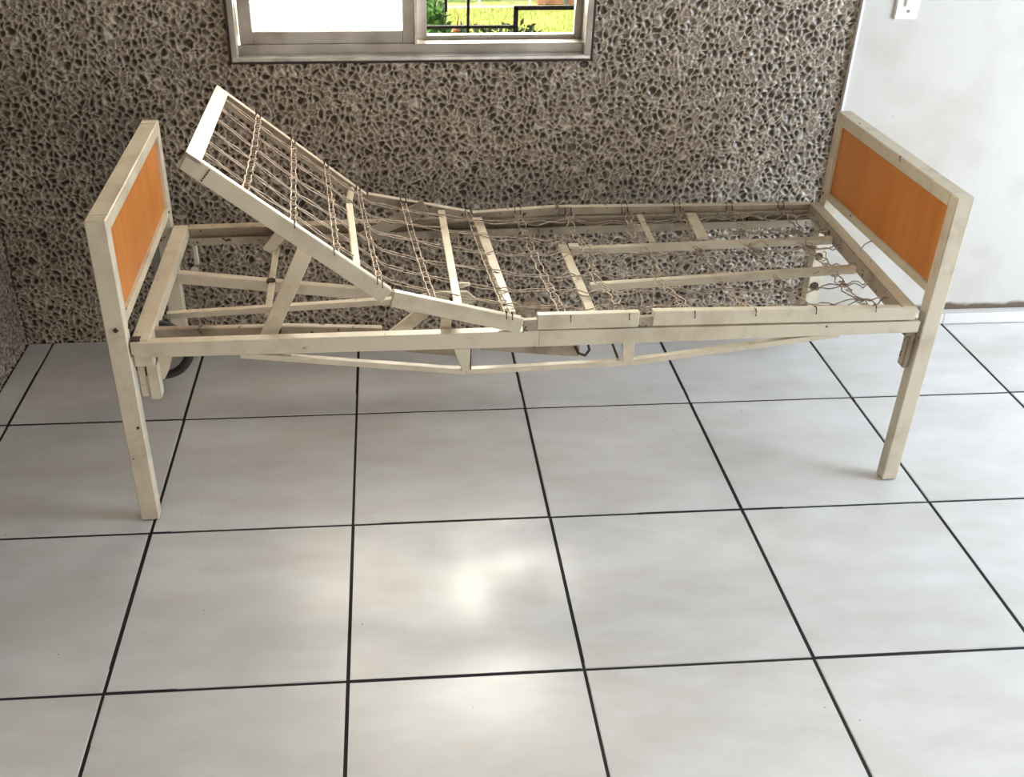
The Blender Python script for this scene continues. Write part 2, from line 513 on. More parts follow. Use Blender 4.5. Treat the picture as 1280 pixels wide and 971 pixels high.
bm = B(); box(bm, XC - .004, XC + .004, 1.016, 1.05, 0, 2.7, .001)
tag(obj('edge_highlight_1', bm, M['plastic']), kind='structure')  # white strip added as the highlight along the plaster corner
# skirting under the plaster, slightly proud, cut in lengths like the tiles
bb = empty('baseboard_back', (XC, 0.985, 0)); tag(bb, kind='structure')
xs = [XC + 0.004, 2.65, 3.18, 3.71, 4.24, 4.6]
for a, b_ in zip(xs[:-1], xs[1:]):
    bm = B(); box(bm, a - XC, b_ - XC - 0.0015, 0.0, 0.0375, 0.003, 0.044, 0.0012)
    obj('skirting_tile', bm, M['tile'], bb)
# rest of the room, behind and beside the camera
bm = B(); box(bm, -0.8, 4.75, -4.75, 1.19, 2.7, 2.8)
tag(obj('ceiling', bm, M['ceiling']), kind='structure')
bm = B(); box(bm, -0.8, 4.75, -4.75, -4.6, -0.06, 2.7)
tag(obj('wall_front', bm, M['plain_wall']), kind='structure')
bm = B(); box(bm, 4.6, 4.75, -4.6, 1.19, -0.06, 2.7)
tag(obj('wall_right', bm, M['plain_wall']), kind='structure')

# ---------------------------------------------------------------- window
win = empty('window_1', (WX0, YW, WZ0)); tag(win, 'aluminium sliding window in the patterned wall, frosted left leaf and clear right leaf', kind='structure')
def wbox(name, x0, x1, y0, y1, z0, z1, mat, bev=0.001, parent=None, label=None):
    b_ = B(); box(b_, x0 - WX0, x1 - WX0, y0 - YW, y1 - YW, z0 - WZ0, z1 - WZ0, bev)
    return obj(name, b_, mat, parent or win, label=label)
def wboxes(name, lst, mat, parent=None, bev=0.001, label=None):
    b_ = B()
    for x0, x1, y0, y1, z0, z1 in lst:
        b2 = B(); box(b2, x0 - WX0, x1 - WX0, y0 - YW, y1 - YW, z0 - WZ0, z1 - WZ0, bev)
        me = bpy.data.meshes.new('tmp'); b2.to_mesh(me); b2.free(); b_.from_mesh(me); bpy.data.meshes.remove(me)
    return obj(name, b_, mat, parent or win, label=label)
# dark joint around, outer frame, sill lip
wboxes('gasket', [(WX0 - .004, WX0 + .004, 1.014, 1.05, WZ0 - .004, WZ1), (WX1 - .004, WX1 + .004, 1.014, 1.05, WZ0 - .004, WZ1),
                  (WX0 - .004, WX1 + .004, 1.014, 1.05, WZ0 - .006, WZ0 + .002)], M['gasket'])
wboxes('window_frame', [(WX0 + .004, WX0 + .022, 1.012, 1.17, WZ0, WZ1), (WX1 - .022, WX1 - .004, 1.012, 1.17, WZ0, WZ1),
                        (WX0, WX1, 1.012, 1.17, WZ1 - .04, WZ1), (WX0 + .004, WX1 - .004, 1.045, 1.17, WZ0 - .0, 1.012)], M['alu'])
wbox('sill_lip', WX0 + .004, WX1 - .004, 1.006, 1.05, WZ0 + .002, 0.984, M['alu_bright'], 0.003, label='bright polished sill lip')
# left leaf: frosted pane in front
def leaf(name, x0, x1, yf, z0, z1, st, bot, panemat, nm_l):
    f = wboxes(name, [(x0, x0 + st, yf, yf + .03, z0, z1), (x1 - st, x1, yf, yf + .03, z0, z1),
                      (x0 + st, x1 - st, yf, yf + .03, z0, z0 + bot), (x0 + st, x1 - st, yf, yf + .03, z1 - .04, z1)], M['alu'], bev=0.002)
    wbox('pane', x0 + st - .004, x1 - st + .004, yf + .013, yf + .018, z0 + bot - .003, z1 - .038, panemat, 0, f, nm_l)
    return f
lf = leaf('left_sash', 0.212, 0.746, 1.052, 1.012, 1.99, 0.040, 0.038, M['frosted'], 'frosted white pane')
wbox('edge_strip', 0.742, 0.750, 1.040, 1.056, 1.010, 1.99, M['alu_bright'], 0.001, lf)
leaf('right_sash', 0.748, 1.280, 1.100, 1.000, 1.99, 0.034, 0.024, M['glass'], 'clear pane')
# ---------------------------------------------------------------- light switch
sw = empty('light_switch', (2.268, 1.023, 1.080)); tag(sw, 'white plastic rocker switch plate screwed high on the white plaster wall', 'light switch')
bm = B(); box(bm, -0.038, 0.038, -0.009, 0.0, 0.0, 0.118, 0.004, 2); obj('plate', bm, M['plastic'], sw)
bm = B(); box(bm, -0.011, 0.011, -0.015, -0.008, 0.040, 0.080, 0.002, 2); obj('rocker', bm, M['plastic'], sw)
bm = B(); disc(bm, (0.004, -0.0098, 0.026), (0, 1, 0), 0.0045, 0.003, 14); obj('screw', bm, M['grey_metal'], sw, label='small metal screw')

# ---------------------------------------------------------------- the bed
bed = empty('hospital_bed', (-0.03328, 0.0475, 0.0), 0.024931)
tag(bed, 'old cream metal hospital bed without mattress, raised wire-mesh backrest and orange end panels', 'bed')
P = M['paint']; PD = M['paint_dirty_shaded']

def end_board(name, x0, x1, D, H, panel_x, leg_rear_z, label):
    """x0..x1 thickness; posts front and rear, top and bottom rail, orange panel"""
    e = empty(name, (0, 0, 0), 0, bed)
    bm = B(); box(bm, x0, x1, 0.0, 0.036, 0.004, H, 0.0025); obj('post', bm, P, e)
    bm = B(); box(bm, x0, x1, D - 0.036, D, leg_rear_z, H, 0.0025); obj('post', bm, P, e)
    bm = B(); box(bm, x0, x1, 0.0355, D - 0.0355, H - 0.036, H - 0.0005, 0.0025); obj('top_rail', bm, P, e)
    bm = B(); box(bm, x0 + .004, x1 - .0005, 0.0355, D - 0.0355, 0.585, 0.610, 0.002); obj('bottom_rail', bm, P, e)
    bm = B(); box(bm, panel_x - .006, panel_x + .006, 0.034, D - 0.034, 0.608, H - 0.034, 0); obj('panel', bm, M['laminate'], e, label='orange laminate panel')
    for yy in (0.018, D - 0.018):
        bm = B(); box(bm, x0 + .002, x1 - .002, yy - .016, yy + .016, 0.004 if yy < .1 else leg_rear_z - 0.003, 0.006 if yy < .1 else leg_rear_z + 0.002)
        obj('foot_cap', bm, M['black_rubber'], e)
    return e
hb = end_board('headboard', 0.0, 0.048, 0.738, 0.866, 0.030, 0.072, '')
fb = end_board('footboard', 2.062, 2.106, 0.703, 0.860, 2.078, 0.092, '')
bm = B(); disc(bm, (0.026, -0.001, 0.585), (0, 1, 0), 0.007, 0.004, 4); obj('bolt', bm, M['rust'], hb, label='dark diamond bolt head')
for (x, y, z) in ((0.0485, 0.03, 0.575), (0.0485, 0.69, 0.60), (2.0615, 0.69, 0.60)):
    bm = B(); disc(bm, (x, y, z), (1, 0, 0), 0.004, 0.002, 8); obj('bolt', bm, M['rust'], hb if x < 1 else fb)
# dark plugs on the rear post of the footboard
bm = B(); disc(bm, (2.083, 0.666, 0.285), (0, 1, 0), 0.0145, 0.003, 20); obj('plug', bm, M['rust'], fb, label='dark round plug')
bm = B(); disc(bm, (2.078, 0.666, 0.392), (0, 1, 0), 0.013, 0.003, 20); obj('plug', bm, M['rust'], fb)

# fixed side rails
bm = B(); hexa(bm, [(.052, .001, .546), (.052, .028, .546), (.052, .028, .506), (.052, .001, .506),
                    (1.05, .001, .536), (1.05, .028, .536), (1.05, .028, .490), (1.05, .001, .490)], .0015)
hexa(bm, [(1.0495, .001, .536), (1.0495, .028, .536), (1.0495, .028, .490), (1.0495, .001, .490),
          (2.052, .001, .518), (2.052, .028, .518), (2.052, .028, .486), (2.052, .001, .486)], .0015)
obj('front_rail', bm, P, bed)
def chan(bm, x0, x1, y0, y1, z0, z1, lip, t=0.004, sl=0.0):
    # C channel open towards -y
    box(bm, x0, x1, y1 - t, y1, z0, z1); box(bm, x0, x1, y0, y1 - t, z1 - t, z1); box(bm, x0, x1, y0, y1 - t, z0, z0 + t)
    box(bm, x0, x1, y0, y0 + t, z0 + t, z0 + lip)
bm = B(); chan(bm, .098, 2.05, .682, .716, .492, .548, .024)
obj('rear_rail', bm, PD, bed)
bm = B(); beam(bm, (.052, .012, .548), (.052, .712, .548), .043, .038, (1, 0, 0)); obj('head_cross_rail', bm, P, bed)
bm = B(); box(bm, .052, .074, .010, .030, .546, .550); obj('weld_tab', bm, M['rust'], bed)

# front truss under the rail
bm = B()
for a, b_ in (((.31, .004, .506), (.868, .004, .430)), ((.868, .004, .430), (1.29, .004, .436)), ((1.29, .004, .436), (1.84, .004, .494))):
    beam(bm, a, b_, .016, .0155, bev=.001)
obj('truss_rod', bm, P, bed)
bm = B(); hexa(bm, [(.836, .003, .492), (.836, .014, .492), (.878, .014, .492), (.878, .003, .492),
                    (.858, .003, .424), (.858, .014, .424), (.876, .014, .424), (.876, .003, .424)], .001); obj('truss_strut', bm, P, bed)
bm = B(); hexa(bm, [(1.266, .003, .494), (1.266, .014, .494), (1.298, .014, .494), (1.298, .003, .494),
                    (1.274, .003, .428), (1.274, .014, .428), (1.300, .014, .428), (1.300, .003, .428)], .001); obj('truss_strut', bm, P, bed)
bm = B(); box(bm, .878, .8805, .004, .020, .428, .494); obj('strut_flange', bm, M['rust'], bed)
bm = B(); beam(bm, (1.247, .03, .484), (1.266, .02, .436), .004, .006, (0, 1, 0)); obj('strut_flange', bm, M['rust'], bed)

# latch brackets at the front corners
br = empty('corner_bracket', (0, 0, 0), 0, bed)
bm = B(); box(bm, .050, .098, .020, .044, .468, .500, .003); obj('bracket_block', bm, P, br)
bm = B(); box(bm, .050, .068, .034, .040, .372, .465, .004); obj('bracket_plate', bm, P, br)
bm = B(); box(bm, .074, .098, .028, .033, .366, .468, .005); box(bm, .097, .101, .028, .060, .372, .468, .001); obj('bracket_plate', bm, P, br)
bm = B(); hexa(bm, [(.108, .05, .505), (.112, .05, .505), (.136, .05, .505), (.132, .05, .505),
                    (.098, .05, .405), (.102, .05, .395), (.112, .05, .42), (.108, .05, .43)]); bmesh.ops.scale(bm, vec=(1, 1, 1), verts=bm.verts[:])
bm.free()
bm = B(); pts = [(.096, .505), (.140, .505), (.134, .470), (.120, .430), (.108, .408), (.100, .404)]
f1 = [bm.verts.new((x, .062, z)) for x, z in pts]; f2 = [bm.verts.new((x, .068, z)) for x, z in pts]
bm.faces.new(f1); bm.faces.new(f2[::-1])
for i in range(len(pts)): bm.faces.new((f1[i], f1[(i + 1) % len(pts)], f2[(i + 1) % len(pts)], f2[i]))
obj('curved_plate', bm, P, br)
# pulley wheel tucked behind the plate
pw = empty('pulley_wheel', (0, 0, 0), 0, bed)
bm = B(); c0 = Vector((.085, .150, .440))
tube(bm, [c0 + Vector((math.cos(a) * .074, 0, math.sin(a) * .074)) for a in [i * math.pi / 14 for i in range(28)]], .013, 8, True)
obj('tyre', bm, M['black_rubber'], pw, True, 'black rubber tyre')
bm = B(); disc(bm, c0, (0, 1, 0), .066, .008, 24); obj('hub_disc', bm, M['grey_metal'], pw)
br = empty('corner_bracket', (0, 0, 0), 0, bed)
bm = B(); box(bm, 2.030, 2.062, .020, .044, .462, .486, .003); obj('bracket_block', bm, PD, br)
bm = B(); box(bm, 2.034, 2.050, .024, .032, .376, .462, .004); box(bm, 2.046, 2.060, .018, .040, .366, .470, .002); obj('bracket_plate', bm, PD, br)
# tabs at the rear-left corner
bm = B(); box(bm, .100, .116, .690, .706, .425, .492, .004); obj('rear_tab', bm, P, bed)
bm = B(); disc(bm, (.100, .690, .408), (0, 1, 0), .012, .005, 14); obj('rear_tab', bm, P, bed)
bm = B(); box(bm, -.030, -.002, .72, .726, .33, .50, .004); obj('rear_plate', bm, M['grey_metal'], bed, label='blue-grey plate behind the rear post')

# lengthwise under-bars and mechanism
bm = B(); beam(bm, (.094, .455, .512), (.72, .455, .424), .024, .034, bev=.002); obj('lift_bar', bm, P, bed)
bm = B(); beam(bm, (.096, .235, .500), (.74, .235, .520), .018, .017, bev=.001); obj('lift_bar', bm, P, bed)
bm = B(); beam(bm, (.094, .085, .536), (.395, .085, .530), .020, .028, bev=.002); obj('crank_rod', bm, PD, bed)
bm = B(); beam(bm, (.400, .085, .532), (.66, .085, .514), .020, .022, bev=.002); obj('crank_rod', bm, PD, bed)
bm = B(); disc(bm, (.397, .093, .522), (0, 1, 0), .010, .030, 12); obj('hinge_pin', bm, M['rust'], bed)
bm = B(); beam(bm, (.352, .070, .512), (.468, .070, .760), .010, .040, bev=.001); obj('lever', bm, P, bed)
bm = B(); beam(bm, (.668, .14, .462), (.765, .14, .545), .012, .034, bev=.001); obj('lever', bm, P, bed)
bm = B(); beam(bm, (.314, .660, .486), (.395, .660, .585), .008, .034, bev=.001); obj('lever', bm, P, bed)
bm = B(); beam(bm, (.345, .69, .478), (.345, .46, .478), .017, .014, (1, 0, 0)); obj('cross_shaft', bm, P, bed)
bm = B(); beam(bm, (.347, .45, .478), (.347, .265, .478), .017, .014, (1, 0, 0)); obj('cross_shaft', bm, P, bed)
bm = B(); disc(bm, (.353, .455, .477), (0, 0, 1), .013, .008, 14); obj('joint_washer', bm, M['rust'], bed)
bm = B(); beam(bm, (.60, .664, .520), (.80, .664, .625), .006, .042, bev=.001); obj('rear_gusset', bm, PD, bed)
# knee levers under the second section
bm = B(); hexa(bm, [(.812, .040, .600), (.836, .040, .600), (.836, .046, .600), (.812, .046, .600),
                    (.800, .040, .500), (.830, .040, .500), (.830, .046, .500), (.800, .046, .500)], .001); obj('lever', bm, P, bed)
bm = B(); beam(bm, (.86, .10, .55), (1.0, .10, .545), .10, .035, bev=.004); 
bm.free()
bm = B(); pts = [(.70, .470), (.80, .500), (.90, .498), (.93, .47), (.84, .435), (.74, .44)]
f1 = [bm.verts.new((x, .30, z)) for x, z in pts]; f2 = [bm.verts.new((x, .312, z)) for x, z in pts]
bm.faces.new(f1); bm.faces.new(f2[::-1])
for i in range(len(pts)): bm.faces.new((f1[i], f1[(i + 1) % len(pts)], f2[(i + 1) % len(pts)], f2[i]))
lp = obj('lever_plate', bm, P, bed)
bm = B(); disc(bm, (.86, .297, .485), (0, 1, 0), .011, .008, 12); obj('bolt', bm, M['rust'], lp)
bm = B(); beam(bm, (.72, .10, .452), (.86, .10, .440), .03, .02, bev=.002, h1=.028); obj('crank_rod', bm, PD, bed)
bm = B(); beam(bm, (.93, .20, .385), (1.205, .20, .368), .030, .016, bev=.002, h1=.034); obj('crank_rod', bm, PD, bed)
bm = B(); tube(bm, [(1.190, .20, .372), (1.200, .19, .352), (1.218, .19, .345), (1.232, .20, .356), (1.228, .21, .374)], .0042, 7); obj('rod_hook', bm, M['rust'], bed, True, 'rusty hook at the rod end')

# raised deck: side rails by section
A0, A1, A2 = Vector((.246, .001, 1.022)), Vector((.686, .001, .664)), Vector((1.012, .001, .571))
R0, R1, R2 = Vector((.229, .705, .972)), Vector((.634, .705, .638)), Vector((.940, .705, .572))
bm = B(); beam(bm, A0, A1, .018, .043, bev=.002); obj('section_rail', bm, P, bed)
bm = B(); beam(bm, (.691, .001, .660), A2, .018, .042, bev=.002); obj('section_rail', bm, P, bed)
bm = B(); box(bm, 1.010, 1.046, .002, .017, .533, .567, .001); obj('hinge_plate', bm, PD, bed)
bm = B(); beam(bm, (1.044, .001, .580), (1.303, .001, .577), .020, .042, bev=.002); obj('section_rail', bm, P, bed)
bm = B(); box(bm, 1.303, 1.340, .004, .018, .534, .562, .001); obj('hinge_plate', bm, PD, bed)
bm = B(); beam(bm, (1.339, .001, .578), (2.036, .001, .559), .022, .041, bev=.002, h1=.036); obj('section_rail', bm, P, bed)
# rear side
def angle_rail(a, b_, h):
    bm = B(); beam(bm, a, b_, .018, .003, bev=.0008); sr = obj('section_rail', bm, P, bed)
    dn = Vector((0, .006, -.003))
    bm = B(); beam(bm, Vector(a) + dn, Vector(b_) + dn, .010, h, bev=.001); obj('rail_web', bm, PD, sr, label='inner web of the rail with shade painted in')  # web colour darkened to stand for shade under the flange
angle_rail(R0 - Vector((0, .016, 0)), R1 - Vector((0, .016, 0)), .034)
angle_rail((.640, .688, .640), (.952, .688, .572), .030)
angle_rail((.955, .688, .570), (1.212, .688, .582), .028)
angle_rail((1.222, .688, .581), (2.03, .688, .567), .026)
# end bar of the backrest
bm = B(); hexa(bm, [tuple(A0), tuple(A0 + Vector((.030, 0, -.0235))), tuple(A0 + Vector((.030, 0, -.0235)) - Vector((.006, 0, .008))), tuple(A0 - Vector((.006, 0, .008))),
                    tuple(R0), tuple(R0 + Vector((.030, 0, -.0235))), tuple(R0 + Vector((.030, 0, -.0235)) - Vector((.006, 0, .008))), tuple(R0 - Vector((.006, 0, .008)))], .001)
obj('end_bar', bm, P, bed)
bm = B(); hexa(bm, [(A0.x - .001, 0, A0.z), (A0.x + .003, 0, A0.z - .002), (A0.x - .018, .0, A0.z - .038), (A0.x - .022, .0, A0.z - .036),
                    (R0.x - .001, .705, R0.z), (R0.x + .003, .705, R0.z - .002), (R0.x - .018, .705, R0.z - .038), (R0.x - .022, .705, R0.z - .036)]); obj('end_flange', bm, PD, bed)
# seam lines of the corner sleeve (dots of weld)
for k in range(6):
    t = .062
    d = (A1 - A0).normalized(); n = Vector((d.z, 0, -d.x));
    if n.z > 0: n = -n
    c = A0 + d * t + n * (.006 + k * .006)
    bm = B(); disc(bm, (c.x, -.0002, c.z), (0, 1, 0), .0022, .0014, 6); obj('rivet', bm, M['rust'], bed)
# cross members
bm = B(); tube(bm, [(.590, .690, .655), (.583, .55, .672)], .010, 8); obj('deck_crossbar', bm, P, bed)
bm = B(); beam(bm, (.575, .50, .690), (.594, .03, .722), .019, .008, (1, 0, 0), .003); obj('deck_crossbar', bm, P, bed)
bm = B(); beam(bm, (.848, .690, .583), (.838, .020, .602), .021, .008, (1, 0, 0), .001); obj('deck_crossbar', bm, P, bed)
bm = B(); beam(bm, (.955, .688, .556), (.972, .070, .556), .028, .030, (1, 0, 0), .002); obj('deck_crossbar', bm, P, bed)
bm = B(); beam(bm, (1.196, .545, .522), (1.196, .045, .522), .026, .006, (1, 0, 0), .001); obj('deck_crossbar', bm, P, bed)
bm = B(); beam(bm, (1.226, .470, .540), (2.012, .470, .546), .020, .021, bev=.002); obj('leg_section_bar', bm, P, bed)
bm = B(); beam(bm, (1.236, .262, .526), (1.990, .262, .552), .020, .022, bev=.002); obj('leg_section_bar', bm, P, bed)
bm = B(); box(bm, 1.215, 1.244, .468, .492, .540, .548, .001); obj('bar_tab', bm, P, bed)
bm = B(); beam(bm, (1.618, .672, .556), (1.608, .500, .546), .034, .006, (1, 0, 0), .001); obj('deck_crossbar', bm, P, bed)
bm = B(); beam(bm, (1.464, .672, .556), (1.462, .500, .540), .018, .006, (1, 0, 0), .001); obj('deck_crossbar', bm, P, bed)
# foot end angle
bm = B(); hexa(bm, [(1.996, .004, .562), (2.030, .004, .562), (2.030, .004, .558), (1.996, .004, .558),
                    (2.030, .700, .566), (2.062, .700, .566), (2.062, .700, .562), (2.030, .700, .562)]); obj('foot_end_angle', bm, P, bed)
bm = B(); hexa(bm, [(1.993, .004, .561), (1.997, .004, .561), (1.997, .004, .520), (1.993, .004, .520),
                    (2.026, .700, .565), (2.030, .700, .565), (2.030, .700, .524), (2.026, .700, .524)]); obj('foot_end_flange', bm, PD, bed)

# ------------- wire mesh
rw = random.Random(21)
FR = [Vector((.262, .015, 1.004)), Vector((.688, .015, .652)), Vector((1.02, .015, .560)), Vector((2.01, .015, .552))]
RE = [Vector((.244, .690, .958)), Vector((.638, .690, .630)), Vector((.990, .690, .562)), Vector((2.035, .690, .556))]
def deck(s, y):
    i = min(int(s), 2); t = s - i
    a = FR[i].lerp(FR[i + 1], t); b_ = RE[i].lerp(RE[i + 1], t)
    k = (y - .015) / .675
    p = a.lerp(b_, k)
    # the net sags between the side rails
    sag = 0.030 if s > 2 else 0.016
    p.z -= sag * math.sin(math.pi * max(0, min(1, k))) * (0.4 + 0.6 * math.sin(math.pi * max(0, min(1, (s % 1 if s < 3 else 1)))))
    p.y = y
    return p
stations = [.235, .47, .70, .93, 1.30, 1.88 - .02, 2.10, 2.25, 2.42, 2.58, 2.74, 2.90]
loose = {2.25, 2.42, 2.58, 2.74, 2.90}
ys = [.085, .19, .30, .42, .53, .635]
ylane = {}
for li, y0 in enumerate(ys):
    for st in stations:
        ylane[(li, st)] = y0 + rw.uniform(-.012, .012) * (2.0 if st > 2.2 else 1)
for li, y0 in enumerate(ys):
    knots = [0.0] + stations + [3.0]
    for k in range(len(knots) - 1):
        s0, s1 = knots[k], knots[k + 1]
        ya = ylane.get((li, s0), y0); yb = ylane.get((li, s1), y0)
        amp = .002 if s1 < 1.5 else (.004 if s1 < 2.2 else .010)
        if s0 > 2.3 and rw.random() < .12: continue
        for strand in (-1, 1):
            pts = []
            n = 9
            sep = rw.uniform(.003, .006)
            ph = rw.uniform(0, 6.3); kn = rw.uniform(1.0, 2.4)
            for j in range(n + 1):
                t = j / n
                s = s0 + (s1 - s0) * t
                y = ya + (yb - ya) * t + strand * sep * (math.sin(math.pi * t) ** .5 if 0 < t < 1 else 0) + amp * math.sin(ph + kn * t * 6.28) * math.sin(math.pi * t)
                p = deck(s, y)
                p.z += strand * .0015 + amp * .8 * math.cos(ph * 1.7 + kn * t * 6.28) * math.sin(math.pi * t) - (.006 * math.sin(math.pi * t) if s0 > 2 else 0)
                pts.append(p)
            # little hook at the ends
            bm = B(); tube(bm, pts, .0018, 5)
            obj('mesh_wire', bm, M['wire'], bed, True)
def loop(bm, c, ax1, ax2, a, b_, r=.0016, n=12):
    tube(bm, [c + ax1 * (a * math.cos(2 * math.pi * i / n)) + ax2 * (b_ * math.sin(2 * math.pi * i / n)) for i in range(n)], r, 5, True)
for st in stations:
    bm = B()
    lo = st in loose
    W = .0085 if st > 1.9 else .0075
    ds = W / (0.55 if st < 1 else (0.34 if st < 2 else 0.99))
    ymin, ymax = .012, .692
    n = 44
    for sd in (-1, 1):
        pts = []
        for j in range(n + 1):
            y = ymin + (ymax - ymin) * j / n
            wob = math.sin(j * 1.45 + st * 9 + sd) * (.0018 if not lo else .0035)
            s = min(2.995, max(0.0, st + sd * ds + wob / .7 + (.010 * math.sin(j * .33 + st * 5) if lo else 0)))
            p = deck(s, y); p.z += .0015 * math.sin(j * 2.1 + sd * 1.2) + .002
            pts.append(p)
        tube(bm, pts, .0018, 5)
    # links closing round each lengthwise wire
    for li, y0 in enumerate(ys):
        y = ylane[(li, st)]
        for q in (-1, 0, 1):
            c = deck(st + rw.uniform(-.3, .3) * ds, y + q * .011 + rw.uniform(-.003, .003)); c.z += rw.uniform(-.002, .004)
            tilt = rw.uniform(-.5, .5)
            a1 = Vector((math.cos(tilt), math.sin(tilt), 0)); a2 = Vector((-math.sin(tilt) * .6, math.cos(tilt) * .6, rw.uniform(-.6, .6))).normalized()
            loop(bm, c, a1, a2, W * rw.uniform(.9, 1.5), rw.uniform(.004, .007))
    for y in (.055, .135, .245, .36, .475, .585, .665):
        c = deck(st, y + rw.uniform(-.01, .01))
        loop(bm, c, Vector((1, 0, 0)), Vector((0, .9, .3)).normalized(), W * 1.05, .0035)
    obj('link_chain', bm, M['wire'], bed, True)
    # rusty hooks that clip the chain over both side rails
    for yy, dy in ((.004, -1), (.700, 1)):
        for sd in (-1, 1):
            if dy < 0 and rw.random() < .45: continue
            s = max(0, min(2.99, st + sd * ds))
            c = deck(s, .02 if dy < 0 else .69); c.y = yy
            bm = B()
            up = .022
            pts = [c + Vector((0, -dy * .020, -.004)), c + Vector((0, -dy * .008, up * .75)), c + Vector((0, 0, up * .85)), c + Vector((0, dy * .006, up * .7)), c + Vector((0, dy * .008, up * .1))]
            tube(bm, pts, .0016, 5); obj('rail_hook', bm, M['rust'], bed, True)
# stray bent wire standing up at the foot end
bm = B(); tube(bm, [(2.035, .330, .560), (2.030, .335, .569), (2.040, .34, .582), (2.062, .345, .592), (2.066, .345, .590)], .0017, 6)
obj('stray_wire', bm, M['wire'], bed, True)
for k in range(10):
    s = rw.uniform(2.2, 2.95); y = rw.uniform(.08, .62)
    p = deck(s, y); a = rw.uniform(0, 6.28); pts = []
    for j in range(8):
        pts.append(p + Vector((math.cos(a) * j * .012, math.sin(a) * j * .010 + .006 * math.sin(j * 1.3), .006 * math.sin(j * .9) + .002 - (.0 if j < 7 else -.008))))
        a += rw.uniform(-.35, .35)
    if max(q.x for q in pts) > 1.98 or min(q.y for q in pts) < .03 or max(q.y for q in pts) > .68: continue
    bm = B(); tube(bm, pts, .0014, 5); obj('stray_wire', bm, M['wire'], bed, True)
# frayed cloth scrap caught under the hinge
bm = B(); g = []
for i in range(15):
    row = []
    for j in range(7):
        x = .985 + i * .0095; y = .10 + j * .022
        z = .505 + .010 * math.sin(i * .9 + j) + .006 * math.sin(j * 2.3 + i * .4) - .0004 * (i - 7) ** 2 + rw.uniform(-.002, .002)
        row.append(bm.verts.new((x + rw.uniform(-.002, .002), y + .006 * math.sin(i * .8), z)))
    g.append(row)
for i in range(14):
    for j in range(6): bm.faces.new((g[i][j], g[i + 1][j], g[i + 1][j + 1], g[i][j + 1]))
bmesh.ops.solidify(bm, geom=bm.faces[:], thickness=.003)
M['rag'] = simple('rag', (0.36, 0.29, 0.22), 0.9, 0, 0.5, 70, 0.8)
obj('wadding_scrap', bm, M['rag'], bed, True, 'crumpled greyish scrap of padding')
bm = B(); tube(bm, [(.852, .16, .588), (.872, .155, .594), (.890, .15, .600)], [.007, .008, .004], 8); obj('peg', bm, M['paint'], bed, True)

# ---------------------------------------------------------------- outside the window
GZ = -0.25
bm = B(); box(bm, -6, 12, 1.19, 14, GZ - .2, GZ)
lawn = obj('lawn_ground', bm, M['ground']); tag(lawn, kind='structure')
rg = np.random.RandomState(3)
n = 26000
px = rg.uniform(-0.5, 4.2, n); py = rg.uniform(5.3, 7.55, n); an = rg.uniform(0, 6.28, n); hh = rg.uniform(.02, .07, n)
w_ = .006
v0 = np.stack([px - np.cos(an) * w_, py - np.sin(an) * w_, np.full(n, GZ)], 1)
v1 = np.stack([px + np.cos(an) * w_, py + np.sin(an) * w_, np.full(n, GZ)], 1)
v2 = np.stack([px + rg.uniform(-.02, .02, n), py + rg.uniform(-.02, .02, n), GZ + hh], 1)
co = np.stack([v0, v1, v2], 1).reshape(-1, 3)
me = bpy.data.meshes.new('grass'); me.from_pydata(co.tolist(), [], np.arange(3 * n).reshape(-1, 3).tolist()); me.materials.append(M['grass'])
go = link(bpy.data.objects.new('grass', me)); tag(go, 'sunlit yellow-green lawn seen through the clear pane', 'grass', kind='stuff')
bm = B(); box(bm, -1, 6, 7.62, 7.68, GZ, GZ + .015, .006)
tag(obj('garden_curb', bm, M['curb']), 'thin pale curb edging the far side of the lawn', 'curb')

def foliage(name, c, rad, n, leafsize, mat, seed, label, cat='shrub', group=None, stem=True, boxy=False):
    r_ = random.Random(seed)
    e = empty(name, (c[0], c[1], GZ)); tag(e, label, cat, group)
    b_ = B()
    for _ in range(n):
        while True:
            q = Vector((r_.uniform(-1, 1), r_.uniform(-1, 1), r_.uniform(-1, 1)))
            if boxy or q.length < 1: break
        p = Vector((q.x * rad[0], q.y * rad[1], c[2] - GZ + q.z * rad[2]))
        a = Vector((r_.uniform(-1, 1), r_.uniform(-1, 1), r_.uniform(-.3, 1))).normalized()
        t = a.cross(Vector((r_.uniform(-1, 1), r_.uniform(-1, 1), .3))).normalized()
        l = leafsize * r_.uniform(.6, 1.3)
        vs_ = [b_.verts.new(p), b_.verts.new(p + a * l * .5 + t * l * .25), b_.verts.new(p + a * l), b_.verts.new(p + a * l * .5 - t * l * .25)]
        b_.faces.new(vs_)
    f = obj('foliage', b_, mat, e)
    if stem:
        b_ = B()
        for k in range(4):
            x = r_.uniform(-.4, .4) * rad[0]; y = r_.uniform(-.4, .4) * rad[1]
            tube(b_, [(x * .3, y * .3, 0), (x * .7, y * .7, (c[2] - GZ) * .6), (x, y, c[2] - GZ)], [.012, .010, .005], 6)
        obj('stem', b_, M['bark'], e)
    return e
foliage('leafy_shrub', (.83, 1.92, .765), (.075, .10, .20), 1700, .035, M['leaf'], 1, 'bright leafy shrub low at the left edge of the clear pane')
foliage('low_bush', (1.10, 1.92, .56), (.155, .10, .285), 5200, .030, M['leaf_dark'], 2, 'dark clipped bush just beyond the window sill', boxy=True)
e = empty('red_leaved_plant', (.918, 1.80, GZ)); tag(e, 'reddish brown stalk rising beside the bright leafy shrub', 'plant')
bm = B(); tube(bm, [(0, 0, 0), (.004, 0, .6), (-.004, 0, 1.02), (.002, 0, 1.12), (.012, 0, 1.18)], [.010, .009, .008, .006, .002], 7); obj('stalk', bm, M['leaf_red'], e)
